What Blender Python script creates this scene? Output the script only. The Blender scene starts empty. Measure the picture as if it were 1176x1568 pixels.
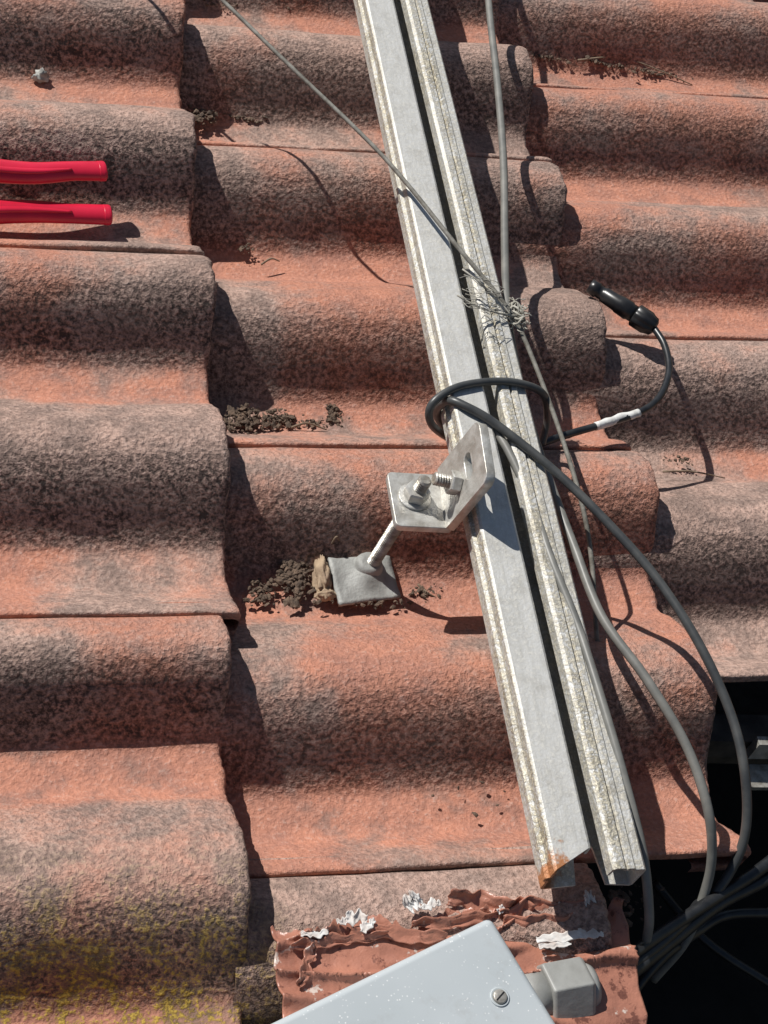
import bpy, bmesh, math, random
import numpy as np
from mathutils import Vector, Matrix, noise
random.seed(7)
S=bpy.context.scene
# ---------------------------------------------------------------- roof frame (metres): X down-slope, Y across, Z off the roof
RX=Vector((.9592,-.1306,.2506)); DN=Vector((.0531,-.7876,-.6138)); FW=Vector((.2776,.6021,-.7486))
D=1.038
CAM=-FW*D
def P(u,v,h):
    d=RX*((u-588)/2434)+DN*((v-784)/2434)+FW
    return CAM+d*((h-CAM.z)/d.z)

# ---------------------------------------------------------------- material helpers
def mat(name):
    m=bpy.data.materials.new(name); m.use_nodes=True
    nt=m.node_tree; b=nt.nodes['Principled BSDF']
    return m,nt,b
def nd(nt,t,**k):
    n=nt.nodes.new(t)
    for a,c in k.items():
        if a in n.inputs: n.inputs[a].default_value=c
        else: setattr(n,a,c)
    return n
def noi(nt,co,scale,detail=3,rough=.6):
    n=nd(nt,'ShaderNodeTexNoise'); n.inputs['Scale'].default_value=scale
    n.inputs['Detail'].default_value=detail; n.inputs['Roughness'].default_value=rough
    nt.links.new(co,n.inputs['Vector']); return n.outputs['Fac']
def ramp(nt,f,stops):
    r=nd(nt,'ShaderNodeValToRGB'); cr=r.color_ramp
    while len(cr.elements)<len(stops): cr.elements.new(.5)
    for e,(p,c) in zip(cr.elements,stops):
        e.position=p; e.color=(c,c,c,1) if not isinstance(c,tuple) else (*c,1)
    nt.links.new(f,r.inputs[0]); return r.outputs[0]
def mixc(nt,f,a,b,mode='MIX'):
    m=nd(nt,'ShaderNodeMix'); m.data_type='RGBA'; m.blend_type=mode
    for val,idx in ((f,0),(a,6),(b,7)):
        if isinstance(val,(int,float)): m.inputs[idx].default_value=val
        elif isinstance(val,tuple): m.inputs[idx].default_value=(*val,1)
        else: nt.links.new(val,m.inputs[idx])
    return m.outputs[2]
def mth(nt,op,a,b=0,clamp=False):
    m=nd(nt,'ShaderNodeMath',operation=op); m.use_clamp=clamp
    for val,idx in ((a,0),(b,1)):
        if isinstance(val,(int,float)): m.inputs[idx].default_value=val
        else: nt.links.new(val,m.inputs[idx])
    return m.outputs[0]
def bump(nt,b,h,dist,strength=1.0,prev=None):
    n=nd(nt,'ShaderNodeBump'); n.inputs['Distance'].default_value=dist; n.inputs['Strength'].default_value=strength
    nt.links.new(h,n.inputs['Height'])
    if prev: nt.links.new(prev,n.inputs['Normal'])
    if b: nt.links.new(n.outputs[0],b.inputs['Normal'])
    return n.outputs[0]
def attr(nt,n): return nd(nt,'ShaderNodeAttribute',attribute_name=n).outputs['Fac']
def simple(name,c,rough=.6,metal=0,c2=None,scale=60,bs=300,bd=.0003,spec=.5):
    m,nt,b=mat(name)
    co=nd(nt,'ShaderNodeTexCoord').outputs['Object']
    if c2 is None: c2=tuple(x*.7 for x in c)
    f=ramp(nt,noi(nt,co,scale,4),[(.35,0.),(.65,1.)])
    nt.links.new(mixc(nt,f,c,c2),b.inputs['Base Color'])
    b.inputs['Roughness'].default_value=rough; b.inputs['Metallic'].default_value=metal
    b.inputs['Specular IOR Level'].default_value=spec
    if bd>.00015: bump(nt,b,noi(nt,co,bs,3),bd)
    return m

# tile
def tile_mat():
    m,nt,b=mat('weathered_terracotta')
    co=nd(nt,'ShaderNodeTexCoord').outputs['Object']
    pat=attr(nt,'patina'); rnd=attr(nt,'tile_rnd'); big=attr(nt,'bignoise')
    mid=noi(nt,co,42,4,.7); fine=noi(nt,co,350,3,.7)
    orange=mixc(nt,ramp(nt,mid,[(.35,0.),(.66,1.)]),(.54,.240,.160),(.39,.190,.142))
    grey=mixc(nt,ramp(nt,mid,[(.38,0.),(.62,1.)]),(.52,.350,.285),(.33,.235,.198))
    f=mth(nt,'ADD',pat,mth(nt,'MULTIPLY',big,.95))
    f=mth(nt,'ADD',f,mth(nt,'MULTIPLY',mth(nt,'SUBTRACT',mid,.5),1.5))
    f=mth(nt,'ADD',f,mth(nt,'MULTIPLY',mth(nt,'SUBTRACT',rnd,.5),.8))
    f=ramp(nt,f,[(.10,0.),(.75,1.)])
    col=mixc(nt,f,orange,grey)
    g=ramp(nt,fine,[(.40,1.),(.53,0.)])
    gm=mth(nt,'MULTIPLY',g,mth(nt,'ADD',mth(nt,'MULTIPLY',f,.26),.18))
    col=mixc(nt,gm,col,(.095,.066,.057))
    # broad stains of old grime
    col=mixc(nt,mth(nt,'MULTIPLY',ramp(nt,mth(nt,'ADD',mth(nt,'MULTIPLY',mid,.8),mth(nt,'MULTIPLY',big,.25)),[(.42,0.),(.60,1.)]),.38),col,(.17,.120,.100))
    flank_fac=attr(nt,'flank_dark')  # weight of the dark speckle on the lower flank of each roll
    sm=mth(nt,'MULTIPLY',flank_fac,ramp(nt,mth(nt,'ADD',mth(nt,'MULTIPLY',mid,.40),mth(nt,'MULTIPLY',fine,.60)),[(.41,1.),(.58,0.)]))
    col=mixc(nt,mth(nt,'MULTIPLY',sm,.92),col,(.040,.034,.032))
    col=mixc(nt,mth(nt,'MULTIPLY',ramp(nt,fine,[(.55,0.),(.70,1.)]),.35),col,(.60,.46,.40))
    li=attr(nt,'lichen')
    lm=mth(nt,'MULTIPLY',li,ramp(nt,mth(nt,'ADD',mth(nt,'MULTIPLY',fine,.5),mth(nt,'MULTIPLY',mid,.5)),[(.49,0.),(.56,.9)]))
    lc=mixc(nt,ramp(nt,fine,[(.48,0.),(.62,1.)]),(.13,.095,.030),(.46,.32,.05))
    col=mixc(nt,lm,col,lc)
    nt.links.new(col,b.inputs['Base Color'])
    b.inputs['Roughness'].default_value=.9; b.inputs['Specular IOR Level'].default_value=.2
    vo=nd(nt,'ShaderNodeTexVoronoi'); vo.feature='F1'; vo.inputs['Scale'].default_value=290
    nt.links.new(co,vo.inputs['Vector'])
    hh=mth(nt,'ADD',mth(nt,'MULTIPLY',vo.outputs['Distance'],-.40),mth(nt,'MULTIPLY',fine,1.30))
    amp=mth(nt,'ADD',mth(nt,'MULTIPLY',pat,.7),.40)
    bump(nt,b,mth(nt,'MULTIPLY',hh,amp),.0022,1.0)
    return m
TILE=tile_mat()
def alu_mat():
    m,nt,b=mat('dusty_galvanised_steel')
    co=nd(nt,'ShaderNodeTexCoord').outputs['Object']
    mp=nd(nt,'ShaderNodeMapping'); mp.inputs['Scale'].default_value=(1,.10,1); mp.inputs['Rotation'].default_value=(0,0,-.02); nt.links.new(co,mp.inputs[0])
    st=noi(nt,mp.outputs[0],300,5,.75); sp=noi(nt,co,70,5,.7); fi=noi(nt,co,420,3)
    col=mixc(nt,ramp(nt,st,[(.40,0.),(.70,1.)]),(.64,.635,.61),(.53,.525,.50))
    col=mixc(nt,ramp(nt,sp,[(.52,0.),(.70,.42)]),col,(.36,.34,.30))
    col=mixc(nt,ramp(nt,fi,[(.60,0.),(.68,.5)]),col,(.74,.72,.67))
    dirt=attr(nt,'dirt')
    dm=mth(nt,'MULTIPLY',dirt,ramp(nt,mth(nt,'ADD',mth(nt,'MULTIPLY',fi,.7),mth(nt,'MULTIPLY',sp,.3)),[(.41,0.),(.52,1.)]))
    col=mixc(nt,dm,col,mixc(nt,ramp(nt,fi,[(.48,0.),(.62,1.)]),(.20,.165,.10),(.62,.56,.42)))
    ru=attr(nt,'rust')
    rm=ramp(nt,mth(nt,'ADD',ru,mth(nt,'MULTIPLY',mth(nt,'SUBTRACT',sp,.5),1.2)),[(.40,0.),(.55,1.)])
    col=mixc(nt,rm,col,(.44,.19,.08))
    nt.links.new(col,b.inputs['Base Color'])
    b.inputs['Metallic'].default_value=.12; b.inputs['Roughness'].default_value=.5
    bump(nt,b,mth(nt,'ADD',mth(nt,'MULTIPLY',st,.12),mth(nt,'MULTIPLY',mth(nt,'ADD',dirt,.06),mth(nt,'MULTIPLY',fi,2.0))),.0008,.9)
    return m
ALU=alu_mat()
STEEL=simple('zinc_steel',(.62,.61,.57),.36,.35,(.38,.36,.32),110,400,.0004)
STEELD=simple('dirty_steel',(.54,.52,.47),.38,.45,(.26,.23,.19),140,400,.0004)
RUB=simple('black_rubber',(.012,.013,.015),.36,0,(.028,.029,.031),120,300,.0001)
RUBG=simple('grey_cable_sheath',(.145,.145,.135),.45,0,(.22,.215,.195),70,300,.0001)
RUBD=simple('dark_grey_cable_sheath',(.045,.048,.05),.38,0,(.080,.082,.080),80,300,.0001)
TWINE=simple('weathered_wire',(.24,.23,.20),.7,0,(.12,.11,.09),150,600,.0003)
FIBRE=simple('frayed_fibre',(.50,.48,.42),.9,0,(.32,.30,.25),150,600,.0001)
BLKP=simple('black_plastic',(.012,.012,.014),.33,0,(.025,.025,.025),120,300,.0001)
WHT=simple('white_tape',(.76,.76,.74),.6,0,(.54,.53,.50),150)
RED=simple('red_grip',(.68,.018,.055),.30,0,(.56,.015,.042),40,250,.0001)
LEAD=simple('grey_flashing_sheet',(.37,.375,.355),.6,.1,(.26,.26,.245),90,300,.0005)
PUTTY=simple('beige_putty',(.42,.31,.20),.8,0,(.27,.19,.13),90,200,.001)
MOSS=simple('dry_moss',(.060,.042,.031),.95,0,(.17,.115,.08),220,600,.001)
TWIG=simple('dry_twig',(.14,.095,.06),.9,0,(.28,.21,.15),150)
WOOD=simple('weathered_batten',(.10,.085,.07),.9,0,(.04,.035,.03),60)
PEB=simple('lichened_pebble',(.50,.50,.47),.9,0,(.22,.22,.20),200,300,.001)
FLAKE=simple('white_paint_flake',(.80,.79,.76),.75,0,(.56,.48,.43),130,200,.0003)
GLAND=simple('grey_gland_plastic',(.33,.335,.32),.5,0,(.25,.25,.235),60,200,.0002)
DARK=simple('cavity_shade_black',(.010,.010,.010),.9,0,(.022,.020,.018),30)  # near-black colour painted in for the shade of the opening
def flash_mat():
    m,nt,b=mat('peeling_terracotta_paint')
    co=nd(nt,'ShaderNodeTexCoord').outputs['Object']
    a=noi(nt,co,35,5,.65)
    col=mixc(nt,ramp(nt,a,[(.35,0.),(.65,1.)]),(.47,.205,.138),(.32,.140,.098))
    col=mixc(nt,ramp(nt,noi(nt,co,90,5,.7),[(.57,0.),(.63,.9)]),col,(.13,.050,.036))
    col=mixc(nt,ramp(nt,noi(nt,co,60,5,.7),[(.60,0.),(.64,.85)]),col,(.64,.56,.50))
    nt.links.new(col,b.inputs['Base Color']); b.inputs['Roughness'].default_value=.36
    bump(nt,b,noi(nt,co,110,4,.6),.0012)
    return m
FLASH=flash_mat()
def box_mat():
    m,nt,b=mat('grey_abs_enclosure')
    co=nd(nt,'ShaderNodeTexCoord').outputs['Object']
    col=mixc(nt,ramp(nt,noi(nt,co,14,3),[(.3,0.),(.7,1.)]),(.49,.525,.54),(.43,.47,.485))
    vo=nd(nt,'ShaderNodeTexVoronoi'); vo.inputs['Scale'].default_value=420; nt.links.new(co,vo.inputs['Vector'])
    sp=mth(nt,'MULTIPLY',ramp(nt,vo.outputs['Distance'],[(.14,1.),(.2,0.)]),ramp(nt,noi(nt,co,60,3),[(.44,0.),(.60,.75)]))
    col=mixc(nt,sp,col,(.78,.79,.78))
    col=mixc(nt,ramp(nt,noi(nt,co,40,6,.7),[(.55,0.),(.72,.35)]),col,(.30,.29,.27))
    nt.links.new(col,b.inputs['Base Color']); b.inputs['Roughness'].default_value=.42
    return m
BOX=box_mat()

# ---------------------------------------------------------------- mesh helpers
def mesh_obj(name,vs,fs,m,parent=None,smooth=True):
    me=bpy.data.meshes.new(name); me.from_pydata([tuple(v) for v in vs],[],fs); me.update()
    if smooth: me.polygons.foreach_set('use_smooth',[True]*len(me.polygons))
    o=bpy.data.objects.new(name,me); S.collection.objects.link(o)
    if m: me.materials.append(m)
    if parent: o.parent=parent
    return o
def empty(name):
    o=bpy.data.objects.new(name,None); S.collection.objects.link(o); o.empty_display_size=.02; return o
def catmull(pts,n=10):
    pts=[Vector(p) for p in pts]; out=[]
    q=[pts[0]*2-pts[1]]+pts+[pts[-1]*2-pts[-2]]
    for i in range(1,len(q)-2):
        for k in range(n):
            t=k/n; a,b,c,d=q[i-1],q[i],q[i+1],q[i+2]
            out.append(.5*((2*b)+(c-a)*t+(2*a-5*b+4*c-d)*t*t+(3*b-a-3*c+d)*t**3))
    out.append(pts[-1]); return out
def tube(pts,rad,seg=12,n=10,squash=1.0,jit=0,base=0):
    cp=catmull(pts,n); N=len(cp)
    if isinstance(rad,(int,float)): rr=[rad]*N
    else: rr=list(np.interp(np.linspace(0,len(rad)-1,N),range(len(rad)),rad))
    vs=[];fs=[]
    t=(cp[1]-cp[0]).normalized(); up=Vector((0,0,1))
    if abs(t.z)>.9: up=Vector((0,1,0))
    s=t.cross(up).normalized()
    for i,p in enumerate(cp):
        t=(cp[min(i+1,N-1)]-cp[max(i-1,0)]).normalized()
        s=(s-t*s.dot(t)).normalized(); w=s.cross(t)
        for k in range(seg):
            a=2*math.pi*k/seg
            d=s*math.cos(a)+w*math.sin(a)*squash
            r=rr[i]*(1+(jit*noise.noise((p+d*rr[i])*150) if jit else 0))
            vs.append(p+d*r)
    for i in range(N-1):
        for k in range(seg):
            fs.append((base+i*seg+k,base+i*seg+(k+1)%seg,base+(i+1)*seg+(k+1)%seg,base+(i+1)*seg+k))
    fs.append(tuple(base+k for k in range(seg-1,-1,-1))); fs.append(tuple(base+(N-1)*seg+k for k in range(seg)))
    return vs,fs
def sweep(name,pts,rad,m,parent=None,seg=12,n=10,squash=1.0,jit=0):
    vs,fs=tube(pts,rad,seg,n,squash,jit)
    return mesh_obj(name,vs,fs,m,parent)
def lathe(name,p0,axis,prof,m,parent=None,seg=24,smooth=True,rmod=None):
    ax=Vector(axis).normalized(); u=ax.orthogonal().normalized(); w=ax.cross(u)
    vs=[];fs=[]
    for d,r in prof:
        for k in range(seg):
            a=2*math.pi*k/seg; q=r*(rmod(k,d) if rmod else 1)
            vs.append(Vector(p0)+ax*d+u*math.cos(a)*q+w*math.sin(a)*q)
    N=len(prof)
    for i in range(N-1):
        for k in range(seg):
            fs.append((i*seg+k,i*seg+(k+1)%seg,(i+1)*seg+(k+1)%seg,(i+1)*seg+k))
    fs.append(tuple(range(seg-1,-1,-1))); fs.append(tuple((N-1)*seg+k for k in range(seg)))
    return mesh_obj(name,vs,fs,m,parent,smooth)
def thread(name,p0,p1,r,m,parent,pitch=.0017):
    L=(Vector(p1)-Vector(p0)).length; n=int(L/pitch); prof=[]
    for i in range(n):
        prof+= [(i*pitch,r*.78),(i*pitch+pitch*.45,r),(i*pitch+pitch*.6,r)]
    prof.append((L,r*.75))
    return lathe(name,p0,Vector(p1)-Vector(p0),prof,m,parent,18,False)
def hexnut(name,p,axis,af,h,m,parent):
    r=af/2/math.cos(math.pi/6)
    return lathe(name,p,axis,[(0,r*.93),(h*.12,r),(h*.85,r),(h,r*.9),(h,r*.5)],m,parent,6,False)
def plate(name,o,ex,ey,outline,holes,th,m,parent):
    cu=bpy.data.curves.new(name,'CURVE'); cu.dimensions='2D'; cu.fill_mode='BOTH'
    for pl in [outline]+holes:
        sp=cu.splines.new('POLY'); sp.points.add(len(pl)-1)
        for q,(x,y) in zip(sp.points,pl): q.co=(x,y,0,1)
        sp.use_cyclic_u=True
    cu.extrude=th/2; cu.bevel_depth=.0004; cu.bevel_resolution=1
    ob=bpy.data.objects.new(name,cu); S.collection.objects.link(ob); cu.materials.append(m)
    ex=Vector(ex).normalized(); ey=Vector(ey); ey=(ey-ex*ey.dot(ex)).normalized(); ez=ex.cross(ey)
    M=Matrix((ex,ey,ez)).transposed().to_4x4(); M.translation=Vector(o)
    ob.matrix_world=M; ob.parent=parent
    return ob
def rrect(w,h,r,n=5,x0=0,y0=0):
    out=[]
    for cx,cy,a0 in ((x0+w-r,y0+r,-90),(x0+w-r,y0+h-r,0),(x0+r,y0+h-r,90),(x0+r,y0+r,180)):
        for k in range(n+1):
            a=math.radians(a0+90*k/n); out.append((cx+r*math.cos(a),cy+r*math.sin(a)))
    return out

# ---------------------------------------------------------------- TILE ROOF
E=.283; C1=-.116; PER=.14625; TW=2*PER; Y0=.024; STEP=.025; THK=.0175
ctrl=[(0,.0270),(.06,.0335),(.14,.0400),(.23,.0435),(.32,.0420),(.40,.0340),(.47,.0205),(.53,.0075),(.575,.0010),(.62,-.0005),(.74,0),(.79,.003),(.85,.0110),(.92,.0195),(1,.0270)]
ss=np.linspace(0,1,400,endpoint=False)
pz=np.interp(ss,[c[0] for c in ctrl],[c[1] for c in ctrl])
k=np.exp(-np.linspace(-2,2,15)**2); k/=k.sum()
pz=np.convolve(np.concatenate([pz[-7:],pz,pz[:7]]),k,'valid')
def prof(s): return float(np.interp(s%1.0,np.append(ss,1.0),np.append(pz,pz[0])))
def smooth(a,b,x):
    t=max(0,min(1,(x-a)/(b-a))); return t*t*(3-2*t)
COFF={3:-.018,2:0,1:.002}
EDGE={(1,0):-.002,(1,1):-.0085,(1,-1):-.001,(2,0):-.002,(2,-1):-.004,(2,1):-.002,(1,0):.002}
V=[];F=[];pat=[];rn=[];li=[];fd=[];bg=[]
def ytop_of(c,j): return Y0+(PER if c%2 else 0)-j*TW+COFF.get(c,0)
def add_tile(c,j,fine,xcut=None,ycut=None):
    rng=random.Random(c*97+j*13+5)
    jx=rng.uniform(-.003,.003); jx=EDGE.get((c,j),jx)
    xr=C1+(c-1)*E+jx; xl=C1+(c-2)*E-.045
    if c==2 and j in (0,1,2): xl=C1-.0135
    ytop=ytop_of(c,j); ybot=ytop-TW
    if ycut: ybot=ycut
    if xcut: xr=xcut
    ny=96 if fine else 40; nx=16 if fine else 4
    xs=[(xl+(xr-.006-xl)*i/nx,0) for i in range(nx+1)]+[(xr-.003,-.0002),(xr-.0012,-.0010),(xr,-.0032),(xr+.0002,-.009),(xr-.0005,-THK),(xr-.03,-THK-.001)]
    ys=[(ytop+.012,-.006),(ytop-.0002,-.0045),(ytop-.0016,-.0015)]+[(ytop-.003+(ybot+.004-ytop+.003)*i/ny,0) for i in range(ny+1)]+[(ybot+.002,-.0003),(ybot+.0007,-.0012),(ybot,-.003),(ybot+.0003,-.008)]
    r=rng.random(); tz=rng.uniform(-.001,.0012); tl=rng.uniform(-.004,.004); base=len(V); off=rng.uniform(0,50)
    if (c,j)==(2,0): r=.12
    wp={(1,1):.12,(1,0):.03,(1,-1):.03}.get((c,j),0)
    for (y,dy) in ys:
        s=(ytop-min(y,ytop))/PER
        if wp: s=s+wp*smooth(.0,.5,s)*(1 if (c,j)==(1,1) else 1-smooth(1.6,2,s))
        for (x,dx) in xs:
            z=prof(s)+STEP*(x-(C1+(c-2)*E))/E+tz+tl*(y-ytop+PER)
            z+=.0030*smooth(ybot+.03,ybot+.004,y)
            z+=dx+dy
            xx=x
            if x>xr-.008:
                xx+=noise.noise(Vector((off,y*60,0)))*.0020+noise.noise(Vector((off,y*300,2)))*.0011
            z+=noise.noise(Vector((x*12+off,y*12,1)))*.0018+noise.noise(Vector((x*70,y*70,off)))*.0007
            V.append((xx,y+(noise.noise(Vector((x*40,off,3)))*.0008 if dy<-.0005 else 0),z))
            q=s%1.0
            w=smooth(.80,.90,q)+(1-smooth(.50,.60,q))
            if s>1.7: w*=.35
            pat.append(.14+.55*min(1,w)); rn.append(r)
            fd.append(smooth(.20,.42,q)*(1-smooth(.54,.62,q))*(1.0 if c<=1 else .85))  # speckle gets darker down the lower flank
            bg.append(noise.noise(Vector((x*8+off,y*8,2)))+.6*noise.noise(Vector((x*22,y*22,off))))
            li.append(smooth(-.245,-.33,y)*smooth(-.08,-.14,x)*(.40+.60*smooth(.2,.45,q)))
    n=len(xs)
    for a in range(len(ys)-1):
        for b in range(n-1):
            i=base+a*n+b; F.append((i,i+n,i+n+1,i+1))
YC=-.325
for c in range(-3,7):
    for j in range(-6,8):
        ytop=ytop_of(c,j)
        fine=(-1<=c<=4 and -3<=j<=3)
        if c==2 and j==1:
            add_tile(c,j,True,xcut=.066,ycut=YC-.02); continue
        if c==2 and j>1: continue
        if c>=3 and ytop<-.1: continue
        add_tile(c,j,fine)
roof=empty('tile_roof')
t=mesh_obj('tiles',V,F,TILE,roof)
for nme,arr in (('patina',pat),('tile_rnd',rn),('lichen',li),('flank_dark',fd),('bignoise',bg)):
    at=t.data.attributes.new(nme,'FLOAT','POINT'); at.data.foreach_set('value',arr)
def box(name,x0,x1,y0,y1,z0,z1,m,parent):
    vs=[(x,y,z) for z in (z0,z1) for y in (y0,y1) for x in (x0,x1)]
    return mesh_obj(name,vs,[(0,2,3,1),(4,5,7,6),(0,1,5,4),(2,6,7,3),(0,4,6,2),(1,3,7,5)],m,parent,False)
box('cavity_shade_sheet',-1.3,1.6,-1.9,2.0,-.36,-.34,DARK,roof)  # black sheet added so the opening reads as deep shade
box('support_deck_upper',-1.3,1.6,-.150,2.0,-.06,-.035,WOOD,roof)
box('support_deck_left',-1.3,.06,-1.9,-.152,-.06,-.035,WOOD,roof)
box('batten',.17,1.6,-.160,-.140,-.034,-.014,WOOD,roof)
ge=empty('gutter_edge')
box('lip',.225,.9,-.168,-.162,-.022,-.004,STEELD,ge)
box('flange',.225,.9,-.185,-.1685,-.032,-.028,STEELD,ge)

# ---------------------------------------------------------------- MOUNTING RAIL
Ln=P(862,1342,.094); Rn=P(981,1322,.094); Lf=P(556,0,.130); Rf=P(662,0,.130)
c0=(Ln+Rn)/2; c1=(Lf+Rf)/2
ra=(c1-c0).normalized(); rr_=ra.cross(Vector((0,0,1))).normalized(); rn_=rr_.cross(ra)
railL=(c1-c0).length*1.35
W=((Rn-Ln).length*.55+(Rf-Lf).length*.45)/2
# (x, z, dirt, set-back of the sawn end)
cs=[(-.0035,-.008,.7,.012),(-.0038,-.0012,.5,.012),(-.0052,0,.15,.0115),(-W+.001,0,.2,.001),(-W,-.001,.9,0),(-W,-.008,.95,0),(-W-.0022,-.0092,.95,0),(-W-.0022,-.0118,.95,0),(-W,-.013,.8,0),(-W,-.0215,.6,0),(-W+.001,-.0225,.6,0),
    (-.006,-.0225,.6,.001),(-.003,-.0225,.6,.022),(.008,-.0225,.6,.022),(.011,-.0225,.6,.001),
    (W-.001,-.0225,.3,0),(W,-.0215,.3,0),(W,-.0035,.5,0),(W-.0012,-.0022,.5,0),(W-.006,-.0022,.5,0),(W-.0072,-.0006,.6,0),(W-.0095,-.0006,.95,0),(W-.0105,-.0024,1,0),(.0135,-.0024,.95,0),(.0125,-.0002,.8,0),(.0085,-.0002,.8,0),(.0068,-.0012,.7,0),(.0065,-.008,.7,0)]
rail=empty('mounting_rail')
nv=160; vs=[];fs=[];dr=[];ru=[]
for i in range(nv+1):
    for kk,(x,z,di,sb) in enumerate(cs):
        d=railL*i/nv
        if i<6: d+=sb*(1-i/6)*1.0
        p=c0+ra*d+rr_*x+rn_*z
        vs.append(p); dr.append(di*(.85+.4*noise.noise(Vector((d*14,kk*.3,0)))))
        ru.append(smooth(.034,0,d)*(.60 if x<-W+.0035 else (.15)))
m_=len(cs)
for i in range(nv):
    for kk in range(m_-1):
        a=i*m_+kk; fs.append((a,a+1,a+m_+1,a+m_))
ro=mesh_obj('channel',vs,fs,ALU,rail,False)
for nme,arr in (('dirt',dr),('rust',ru)):
    at=ro.data.attributes.new(nme,'FLOAT','POINT'); at.data.foreach_set('value',arr)
sol=ro.modifiers.new('wall','SOLIDIFY'); sol.thickness=.0016; sol.offset=0
bv=ro.modifiers.new('edge','BEVEL'); bv.width=.0004; bv.segments=2; bv.limit_method='ANGLE'

# ---------------------------------------------------------------- BRACKET + HANGER BOLT
br=empty('roof_bracket')
A=P(594,727,.088); B=P(606,808,.088); C=P(688,812,.088)
ex=(C-B); wB=ex.length; ey=(A-B); hB=ey.length
hole=[( .46*wB+.0045*math.cos(a), .52*hB+.0045*math.sin(a)) for a in np.linspace(0,2*math.pi,16,endpoint=False)]
plate('foot_plate',B,ex,ey,rrect(wB+.002,hB,.003),[hole],.0040,STEEL,br)
G=P(752,735,.138)
lx=(ra+rr_*.06).normalized()
ly=(G-C); ly=(ly-lx*ly.dot(lx)); hL=ly.length
Lp=.043
def arc(cx,cy,r,a0,a1,n=5): return [(cx+r*math.cos(math.radians(a0+(a1-a0)*i/n)),cy+r*math.sin(math.radians(a0+(a1-a0)*i/n))) for i in range(n+1)]
outl=[(0,0),(Lp,0)]+arc(Lp-.006,hL-.006,.006,0,90)+arc(.006,hL-.006,.006,90,180)
slot=[(x+Lp*.5,y+hL*.66) for x,y in [( .007*math.copysign(1,math.cos(a))*.7+.0042*math.cos(a),.0042*math.sin(a)) for a in np.linspace(.01,2*math.pi+.01,20,endpoint=False)]]
plate('upright_plate',C+Vector((0,0,.001)),lx,ly,outl,[slot],.0050,STEEL,br)
b0=P(556,886,.006); b1=P(652,734,.108)
thread('hanger_bolt',b0,b1,.0042,STEELD,br)
ax=(b1-b0).normalized()
tt=(.0905-b0.z)/ax.z
lathe('washer',b0+ax*(tt-.0003),(0,0,1),[(0,.0095),(.0003,.0100),(.0014,.0100),(.0017,.0095)],STEEL,br)
hexnut('nut_upper',b0+ax*(tt+.0015),(0,0,1),.0135,.007,STEEL,br)
hexnut('nut_lower',b0+ax*(tt-.013),(0,0,1),.0135,.007,STEEL,br)
nrm=lx.cross(ly).normalized()
if nrm.x>0: nrm=-nrm
sm_=C+lx*(Lp*.42)+ly.normalized()*(hL*.42)
thread('clamp_stud',sm_+nrm*.019,sm_-nrm*.008,.0040,STEELD,br)
hexnut('clamp_nut',sm_+nrm*.0095,-nrm,.0125,.0065,STEEL,br)
q=[P(503,853,.020),P(596,850,.020),P(613,914,.016),P(520,926,.016)]
vs=[];fs=[];n=14
for i in range(n+1):
    for jx in range(n+1):
        a=i/n;b_=jx/n
        p=q[0].lerp(q[1],b_).lerp(q[3].lerp(q[2],b_),a)
        p=p+Vector((.0006*noise.noise(p*200),.0008*noise.noise(p*220),.0020*noise.noise(p*60)+.003*math.exp(-((a-.5)**2+(b_-.52)**2)*20)))
        vs.append(p)
for i in range(n):
    for jx in range(n):
        a=i*(n+1)+jx; fs.append((a,a+n+1,a+n+2,a+1))
sh=mesh_obj('seal_sheet',vs,fs,LEAD,br); md=sh.modifiers.new('t','SOLIDIFY'); md.thickness=.0022
lathe('seal_collar',b0+Vector((0,0,.008)),(0,0,1),[(0,.0125),(.002,.0120),(.004,.0098),(.008,.0085),(.0105,.0070),(.0105,.004)],LEAD,br)
def blob(name,p,r,sx,sy,sz,m,parent,sub=4,amp=.35,fr=60):
    bm=bmesh.new(); bmesh.ops.create_icosphere(bm,subdivisions=sub,radius=1)
    for v in bm.verts:
        d=1+amp*noise.noise(v.co*1.6+Vector(p)*fr)+amp*.4*noise.noise(v.co*5+Vector(p)*fr)
        v.co=Vector((v.co.x*sx*r*d,v.co.y*sy*r*d,v.co.z*sz*r*d))+Vector(p)
    me=bpy.data.meshes.new(name); bm.to_mesh(me); bm.free()
    me.polygons.foreach_set('use_smooth',[True]*len(me.polygons)); me.materials.append(m)
    o=bpy.data.objects.new(name,me); S.collection.objects.link(o); o.parent=parent; return o
blob('putty',P(493,880,.015),.0080,.62,1.9,.8,PUTTY,br,4,.5)
blob('putty_end',P(514,836,.016),.0050,1.9,.6,.7,PUTTY,br,4,.5)
blob('putty_drip',P(500,911,.014),.0050,1.2,.7,.8,PUTTY,br,4,.5)

# ---------------------------------------------------------------- CABLES
def cable(name,pts,r,m,**k): return sweep(name,[P(*p) for p in pts],r,m,None,12,12,**k)
cable('wire',[(60,-260,.13),(200,-130,.13),(340,0,.13),(440,97,.13),(560,212,.128),(622,280,.127),(700,377,.126),(770,462,.118),(800,512,.110),(850,640,.100),(888,760,.09),(905,850,.075),(912,950,.06),(915,990,.05)],.0015,TWINE)
cable('conduit_cable',[(735,-200,.10),(748,0,.10),(762,130,.10),(771,250,.10),(773,380,.10),(776,470,.103),(790,560,.098),(812,650,.09),(850,760,.088),(880,840,.088),(922,945,.088),(990,1040,.088),(1050,1140,.08),(1083,1235,.07),(1090,1310,.05),(1078,1370,.03),(1050,1440,.01),(1000,1500,-.02)],.0028,RUBG)
cable('electrical_cable',[(830,680,.07),(838,640,.085),(832,604,.105),(800,588,.112),(755,584,.113),(700,593,.113),(662,618,.108),(660,648,.095),(690,672,.075),(740,690,.070)],.0025,RUBD)
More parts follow.
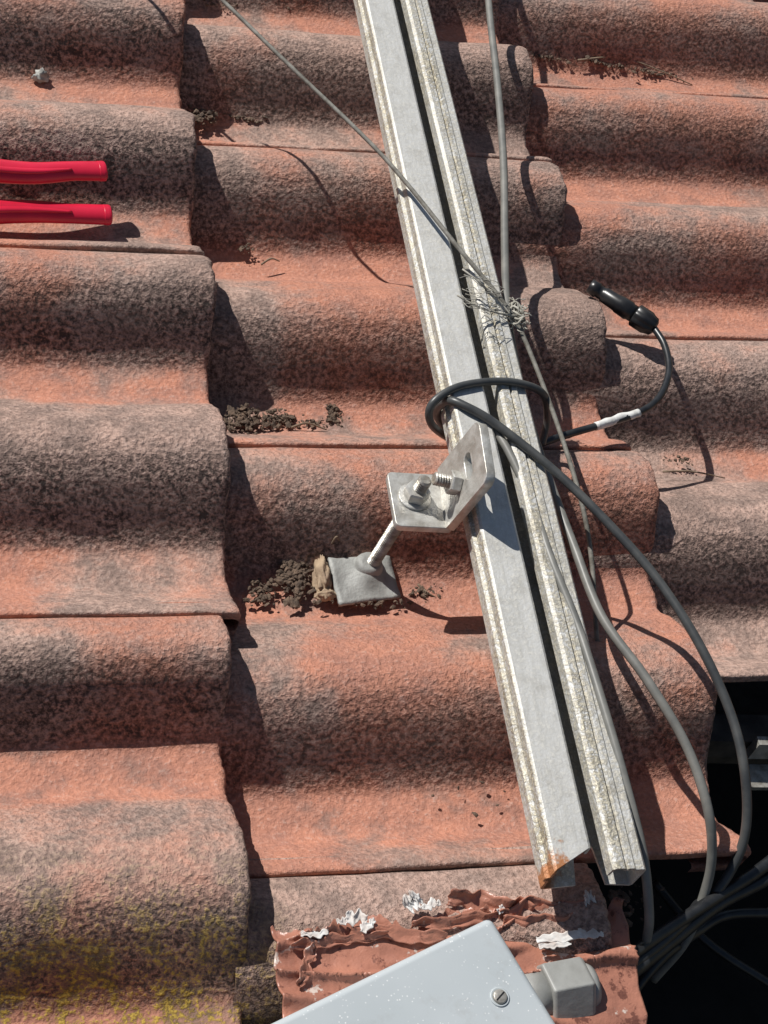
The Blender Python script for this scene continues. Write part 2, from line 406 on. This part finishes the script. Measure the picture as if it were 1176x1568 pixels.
cable('electrical_cable',[(680,655,.075),(668,630,.09),(686,614,.108),(712,622,.113),(760,650,.112),(850,722,.110),(930,800,.108),(1005,885,.105),(1070,985,.10),(1118,1090,.09),(1140,1180,.08),(1142,1270,.06),(1118,1335,.04),(1070,1400,.02)],.0028,RUBD)
cable('electrical_cable',[(745,640,.106),(778,690,.106),(812,765,.103),(845,860,.103),(885,960,.10),(925,1085,.098),(958,1200,.092),(985,1310,.08),(994,1400,.06),(990,1440,.045)],.0026,RUBG)
cable('electrical_cable',[(1300,1215,.03),(1176,1322,.03),(1100,1372,.03),(1020,1425,.035),(955,1470,.042),(905,1500,.045)],.0036,RUB)
cable('electrical_cable',[(1300,1275,.03),(1176,1345,.025),(1100,1385,.025),(1030,1440,.03),(960,1495,.038),(905,1528,.043)],.0038,RUB)
cable('electrical_cable',[(1080,1370,.02),(1050,1410,.03),(1000,1455,.035),(950,1490,.04),(905,1512,.046)],.0032,RUB)
cable('electrical_cable',[(1300,1400,.0),(1176,1398,.0),(1110,1402,.0),(1070,1425,.0),(1010,1470,.01),(960,1530,.0)],.003,RUB)
cable('electrical_cable',[(1000,1350,-.01),(1080,1440,-.02),(1176,1505,-.03),(1260,1560,-.04)],.0026,RUB)
mc=empty('plug_connector')
a0=P(903,437,.068); a1=P(1003,502,.064); L=(a1-a0).length
lathe('barrel',a0,a1-a0,[(0,.0035),(0,.0052),(L*.12,.0055),(L*.13,.0047),(L*.20,.0047),(L*.21,.0056),(L*.42,.0060),(L*.44,.0066),(L*.60,.0070),(L*.62,.0062),(L*.70,.0062)],BLKP,mc,20)
lathe('gland_nut',a0+(a1-a0)*.68,a1-a0,[(0,.0070),(.001,.0084),(L*.20,.0084),(L*.24,.0074),(L*.30,.0066),(L*.33,.004)],BLKP,mc,32,True,lambda k,d:(1.0 if k%4<2 else .9))
sweep('clip_left',[a0+(a1-a0)*.40+Vector((0,.006,.001)),a0+(a1-a0)*.52+Vector((.001,.0085,.001)),a0+(a1-a0)*.66+Vector((0,.008,.001))],.0014,BLKP,mc,8)
sweep('lead',[P(*p) for p in [(1000,500,.065),(1018,530,.066),(1024,570,.067),(1008,610,.067),(975,633,.066),(915,652,.064),(860,668,.060),(800,690,.058)]],.0025,RUB,mc)
sweep('tape',[P(*p) for p in [(978,632,.0662),(948,641,.0655),(912,653,.0642)]],.0030,WHT,mc,jit=.35)
# frayed twine tie
kc=P(792,484,.112); tv=[];tf=[]
def addt(pts,r,seg=5,n=4):
    a,b=tube(pts,r,seg,n,base=len(tv)); tv.extend(a); tf.extend(b)
for i in range(80):
    rg=random.Random(i); p=kc+Vector((rg.gauss(0,.0018),rg.gauss(0,.005),rg.gauss(0,.0015))); pts=[p]
    d=Vector((rg.gauss(0,1),rg.gauss(0,1.4),rg.gauss(0,.4))).normalized()
    for s_ in range(4):
        p=p+d*.0021; d=(d+Vector((rg.gauss(0,.6),rg.gauss(0,.6),rg.gauss(0,.4)))).normalized(); pts.append(p)
    addt(pts,.0004,4,3)
for dz in range(5):
    o_=kc+Vector((0,.0032*dz-.007,0)); addt([o_+Vector((.0040*math.cos(a),.003*math.sin(a*2+dz),.0040*math.sin(a))) for a in np.linspace(0,2*math.pi,12)],.0008,6,3)
addt([P(700,452,.1275),P(728,468,.124),P(765,480,.117),P(792,484,.115)],.0007)
addt([P(708,412,.1275),P(734,432,.127),P(762,458,.12),P(785,486,.115)],.0006)
for i in range(22):
    rg=random.Random(i+90); u=rg.uniform(700,750); v=rg.uniform(415,475)
    addt([P(u,v,.1275),P(u+rg.uniform(5,18),v+rg.uniform(-4,10),.128),P(u+rg.uniform(18,34),v+rg.uniform(0,16),.1265)],.0003,4,3)
mesh_obj('frayed_twine',tv,tf,FIBRE)

# ---------------------------------------------------------------- JUNCTION BOX
jb=empty('junction_box')
HT=.078
K=P(753,1401,HT); e1=(P(410,1567,HT)-K).normalized()
e2=Vector((-e1.y,e1.x,0)).normalized()
if e2.y>0: e2=-e2
def rbox(name,o,ea,eb,la,lb,z0,z1,bev,m,parent,seg=5):
    vs=[]
    for z in (z0,z1):
        for b_ in (0,lb):
            for a in (0,la):
                p=o+ea*a+eb*b_; vs.append((p.x,p.y,z))
    ob=mesh_obj(name,vs,[(0,2,3,1),(4,5,7,6),(0,1,5,4),(2,6,7,3),(0,4,6,2),(1,3,7,5)],m,parent,True)
    bm=bmesh.new(); bm.from_mesh(ob.data); bmesh.ops.recalc_face_normals(bm,faces=bm.faces); bm.to_mesh(ob.data); bm.free()
    mo=ob.modifiers.new('b','BEVEL'); mo.width=bev; mo.segments=seg
    ob.modifiers.new('w','WEIGHTED_NORMAL')
    return ob
rbox('body',K+e1*.002+e2*.002,e1,e2,.216,.146,.036,HT-.013,.004,BOX,jb)
rbox('lid',K,e1,e2,.22,.15,HT-.014,HT,.004,BOX,jb)
sc=P(765,1527,HT)
lathe('screw_recess',sc+Vector((0,0,-.0002)),(0,0,1),[(0,.0049),(.0006,.0049),(.0009,.0044),(.0004,.0038),(.0004,.001)],BOX,jb,28)
lathe('screw_head',sc,(0,0,1),[(0,.0036),(.0012,.0035),(.0015,.003),(.0015,.0005)],STEELD,jb,24)
sv=(e1*.6+e2*.2).normalized(); sw=Vector((-sv.y,sv.x,0))
pp=[sc+sv*a+sw*b_+Vector((0,0,.00155)) for a,b_ in ((-.003,-.0004),(.003,-.0004),(.003,.0004),(-.003,.0004))]
mesh_obj('screw_slot',pp,[(0,1,2,3)],BLKP,jb,False)
gp=P(818,1527,.046); ga=(P(905,1510,.046)-gp).normalized()
lathe('gland_base',gp-ga*.01,ga,[(0,.013),(.014,.013),(.0145,.012)],GLAND,jb,32)
gx=lathe('gland_hex',gp+ga*.004,ga,[(0,.0160),(.001,.0170),(.022,.0170),(.024,.0155),(.024,.011)],GLAND,jb,6,False)
mo=gx.modifiers.new('b','BEVEL'); mo.width=.0008; mo.segments=2
lathe('gland_cap',gp+ga*.027,ga,[(0,.0125),(.003,.0125),(.0055,.0110),(.006,.009),(.004,.005)],GLAND,jb,32)

# ---------------------------------------------------------------- PEELING FLASHING
fl=empty('painted_flashing')
xa=C1+.004; xb=P(950,1440,.04).x; ya=P(640,1412,.042).y; yb=-.62
nxF=200; nyF=200; vs=[];fs=[]
for i in range(nyF+1):
    for jx in range(nxF+1):
        a=i/nyF; b_=jx/nxF
        x=xa+(xb-xa)*b_
        edge=ya-.001+.011*noise.noise(Vector((x*38,0,5)))+.007*noise.noise(Vector((x*130,0,7)))+.003*noise.noise(Vector((x*400,0,9)))+.012*(b_-.5)
        y=edge+(yb-edge)*(a**1.8)
        wy=y+.012*noise.noise(Vector((x*14,y*14,8)))+.10*(x-xa)*noise.noise(Vector((x*5,1,1)))
        rg_=1-abs(noise.noise(Vector((x*9,wy*85,2))))*2.6
        z=.050+.0030*noise.noise(Vector((x*18,wy*30,1)))+.0060*max(0,rg_)**3
        z+=.007*smooth(.010,0,edge-y)*(.2+noise.noise(Vector((x*50,3,3))))
        xe=x+.004*noise.noise(Vector((y*50,b_,9)))
        vs.append((xe,y,z))
for i in range(nyF):
    for jx in range(nxF):
        a=i*(nxF+1)+jx; fs.append((a,a+nxF+1,a+nxF+2,a+1))
o=mesh_obj('sheet',vs,fs,FLASH,fl); md=o.modifiers.new('t','SOLIDIFY'); md.thickness=.0010
def flake(name,u,v,h,L_,W_,rot,curl,m,parent,seed,rz=.10,ry=.30):
    p0=P(u,v,h); vs=[];fs=[]; n1,n2=26,8
    for i in range(n1+1):
        for j_ in range(n2+1):
            a=i/n1-.5; b_=j_/n2-.5
            wv=max(.10,1-1.5*abs(a)**1.8+.8*noise.noise(Vector((a*5,seed,0))))
            x=a*L_+.15*W_*noise.noise(Vector((b_*5,seed,14))); y=b_*W_*wv+.5*W_*noise.noise(Vector((a*3.5,seed,4)))+ry*W_*noise.noise(Vector((a*9,seed+b_,9)))
            z=curl*(b_+.5)**2*W_*(1+noise.noise(Vector((a*3,seed,21))))+rz*W_*noise.noise(Vector((a*5,b_*3,seed)))
            vs.append(p0+Vector((x*math.cos(rot)-y*math.sin(rot),x*math.sin(rot)+y*math.cos(rot),z)))
    for i in range(n1):
        for j_ in range(n2):
            a=i*(n2+1)+j_; fs.append((a,a+n2+1,a+n2+2,a+1))
    o=mesh_obj(name,vs,fs,m,parent); md=o.modifiers.new('t','SOLIDIFY'); md.thickness=.0005; return o
pf=empty('paint_flakes')
for i,(u,v,L_,W_,rt,cu) in enumerate([(632,1382,.010,.009,.5,.25),(660,1386,.011,.004,.2,.1),(546,1406,.011,.006,-.1,.25),(563,1417,.010,.004,.6,.1),(482,1430,.014,.003,.1,.1),
        (905,1388,.006,.010,.3,.3),(902,1374,.005,.005,.3,.3),(868,1434,.034,.0050,.06,.05),(850,1447,.018,.003,.05,.05),(905,1430,.014,.004,-.1,.1),(525,1411,.006,.003,.2,.2),(768,1392,.006,.003,.6,.3)]):
    flake('flake_%d'%i,u,v,.057,L_,W_,rt,cu,FLAKE,pf,i+3)
for i,(u,v,L_,W_,rt,cu) in enumerate([(750,1388,.045,.008,-.22,.8),(830,1396,.05,.007,.06,.8),(700,1412,.05,.006,.08,.6),(610,1432,.05,.006,-.08,.6),(520,1442,.05,.005,.1,.6),(840,1416,.05,.006,.0,.7),(470,1480,.022,.006,1.1,.5)]):
    flake('curl_%d'%i,u,v,.053,L_,W_,rt,cu,FLASH,fl,i+40,.25)

# ---------------------------------------------------------------- PLIERS
pl=empty('pliers')
up=[(-330,292,.050),(-250,262,.052),(-170,248,.054),(-90,250,.054),(-20,260,.054),(50,265,.054),(110,262,.053),(157,262,.053)]
lo=[(-330,285,.050),(-250,318,.046),(-170,334,.043),(-90,335,.041),(-20,325,.039),(50,324,.038),(110,327,.038),(165,329,.038)]
ru_=[.006,.008,.0092,.0100,.0100,.0090,.0080,.0082]
sweep('handle_upper',[P(*p) for p in up],ru_,RED,pl,24,squash=.66)
sweep('handle_lower',[P(*p) for p in lo],ru_,RED,pl,24,squash=.66)
for nm,q0 in (('upper',up),('lower',lo)):
    e=P(*q0[-1]); f=(e-P(*q0[-2])).normalized()
    sweep('cap_'+nm,[e-f*.003,e,e+f*.0015,e+f*.0024],[.0084,.0085,.0081,.0064],RED,pl,24,squash=.68)
    sweep('rib_'+nm,[P(u,v-3,h+.0050) for u,v,h in q0[2:-1]],[.001,.0026,.0030,.0024,.001],RED,pl,10,squash=.6)
pc=P(-360,288,.050)
lathe('pivot',pc+Vector((0,0,-.008)),(0,0,1),[(0,.012),(.014,.012),(.016,.009)],STEELD,pl,28)
sweep('jaw_upper',[pc,pc+Vector((-.02,.006,0)),pc+Vector((-.045,.003,0)),pc+Vector((-.06,.0015,0))],[.010,.009,.006,.003],STEELD,pl,12,squash=.7)
sweep('jaw_lower',[pc,pc+Vector((-.02,-.006,0)),pc+Vector((-.045,-.004,0)),pc+Vector((-.06,-.0025,0))],[.010,.009,.006,.003],STEELD,pl,12,squash=.7)

# ---------------------------------------------------------------- DEBRIS
def debris(name,spots,m):
    bm=bmesh.new()
    for (u,v,h,rx,ry,n,sz) in spots:
        c_=P(u,v,h); rg=random.Random(int(u*7+v))
        for i in range(n):
            p=c_+Vector((rg.gauss(0,rx),rg.gauss(0,ry),abs(rg.gauss(0,.0012))-.001))
            g=bmesh.ops.create_icosphere(bm,subdivisions=1,radius=1)
            s_=sz*rg.choice([.4,.6,.8,1.0,1.7]); M=Matrix.Rotation(rg.uniform(0,6),3,'Z')@Matrix.Rotation(rg.uniform(-.7,.7),3,'X')
            k3=(rg.uniform(.7,1.7),rg.uniform(.6,1.1),rg.uniform(.3,.7))
            for vv in g['verts']:
                q_=Vector((vv.co.x*k3[0],vv.co.y*k3[1],vv.co.z*k3[2]))*s_*(1+.9*noise.noise(vv.co*3+p*100))
                vv.co=M@q_+p
    me=bpy.data.meshes.new(name); bm.to_mesh(me); bm.free(); me.materials.append(m)
    o=bpy.data.objects.new(name,me); S.collection.objects.link(o); return o
debris('moss_debris',[(375,640,.010,.006,.005,200,.0014),(425,640,.009,.006,.004,100,.0013),(475,648,.007,.010,.003,70,.0011),(512,634,.008,.004,.004,80,.0013),(640,636,.010,.003,.002,25,.0010),
   (450,880,.012,.005,.008,320,.0014),(400,905,.007,.004,.005,80,.0013),(560,925,.015,.016,.0015,50,.0010),(650,905,.012,.006,.002,35,.0010),
   (308,178,.012,.006,.004,110,.0015),(385,180,.009,.010,.002,50,.0011),(375,380,.010,.004,.003,20,.0010),
   (840,88,.013,.010,.002,50,.0011),(930,96,.015,.014,.003,90,.0013),(1000,110,.016,.02,.002,60,.0011),(1110,128,.016,.02,.002,40,.0010),
   (1040,705,.012,.008,.002,40,.0010),(340,5,.010,.01,.003,30,.0011),(460,12,.014,.02,.003,20,.0009),
   (700,1225,.018,.05,.005,8,.0008),(960,1380,.03,.008,.005,60,.0016)],MOSS)
tw=empty('twigs_and_shadow_line')
for i,pts in enumerate([[(885,92,.016),(950,88,.019),(1010,108,.018),(1060,130,.016)],[(400,405,.012),(415,396,.014),(428,400,.012)],[(940,92,.016),(985,86,.020),(1020,95,.018),(1045,100,.015)],
      [(445,655,.008),(470,648,.012),(500,658,.010)],[(640,895,.011),(655,908,.012),(668,915,.011)],[(505,838,.02),(515,822,.03),(520,830,.024)],[(1015,722,.014),(1060,722,.016),(1110,732,.014)]]):  # last strand is added in place of the connector's cast shadow line
    sweep('twig_%d'%i,[P(*p) for p in pts],[.0009,.0007,.0004],TWIG,tw,6,6,jit=.4)
peb=blob('pebble',P(62,118,.020),.0055,1,.8,.9,PEB,None,3,.9,200)

# ---------------------------------------------------------------- house wall and ground (below the roof)
PITCH=math.radians(18)
TILT=Matrix.Translation((0,0,3.2))@Matrix.Rotation(PITCH,4,'Y')
for o in list(S.objects):
    if o.parent is None: o.matrix_world=TILT@o.matrix_world
mesh_obj('ground',[(-150,-150,0),(150,-150,0),(150,150,0),(-150,150,0)],[(0,1,2,3)],simple('dry_soil',(.16,.12,.08),.95,0,(.09,.09,.04),1.5,20,.02),None,False)
hw=empty('house_wall')
RENDER=simple('cream_render',(.5,.44,.34),.9,0,(.42,.37,.29),5,80,.002)
box('wall_front',-1.1,1.2,-1.75,-1.60,0,2.45,RENDER,hw); box('wall_back',-1.1,1.2,1.65,1.80,0,2.45,RENDER,hw)
box('wall_low_side',1.05,1.199,-1.598,1.648,0,2.45,RENDER,hw); box('wall_high_side',-1.099,-.95,-1.598,1.648,0,2.9,RENDER,hw)

# ---------------------------------------------------------------- camera
cd=bpy.data.cameras.new('camera'); cam=bpy.data.objects.new('camera',cd); S.collection.objects.link(cam)
R=Matrix((RX,-DN,-FW)).transposed().to_4x4()
q_=R.to_quaternion(); R=q_.to_matrix().to_4x4(); R.translation=CAM
cam.matrix_world=TILT@R
cd.sensor_fit='VERTICAL'; cd.sensor_height=36; cd.lens=2434/1568*36; cd.clip_start=.02; cd.clip_end=500
S.camera=cam
# ---------------------------------------------------------------- light
tosun=(TILT.to_3x3()@Vector((-.77,.73,1.0))).normalized()
el=math.asin(tosun.z); az=math.atan2(tosun.x,tosun.y)
sl=bpy.data.lights.new('sun','SUN'); sl.energy=5.0; sl.angle=math.radians(.5); sl.color=(1,.97,.92)
so=bpy.data.objects.new('sun',sl); S.collection.objects.link(so)
so.rotation_mode='QUATERNION'; so.rotation_quaternion=tosun.to_track_quat('Z','Y')
w=bpy.data.worlds.new('World'); S.world=w; w.use_nodes=True
nt=w.node_tree; sk=nt.nodes.new('ShaderNodeTexSky'); sk.sky_type='NISHITA'; sk.sun_disc=False
sk.sun_elevation=el; sk.sun_rotation=az
nt.links.new(sk.outputs[0],nt.nodes['Background'].inputs[0]); nt.nodes['Background'].inputs[1].default_value=.05
S.view_settings.view_transform='Standard'; S.view_settings.look='None'; S.view_settings.exposure=0
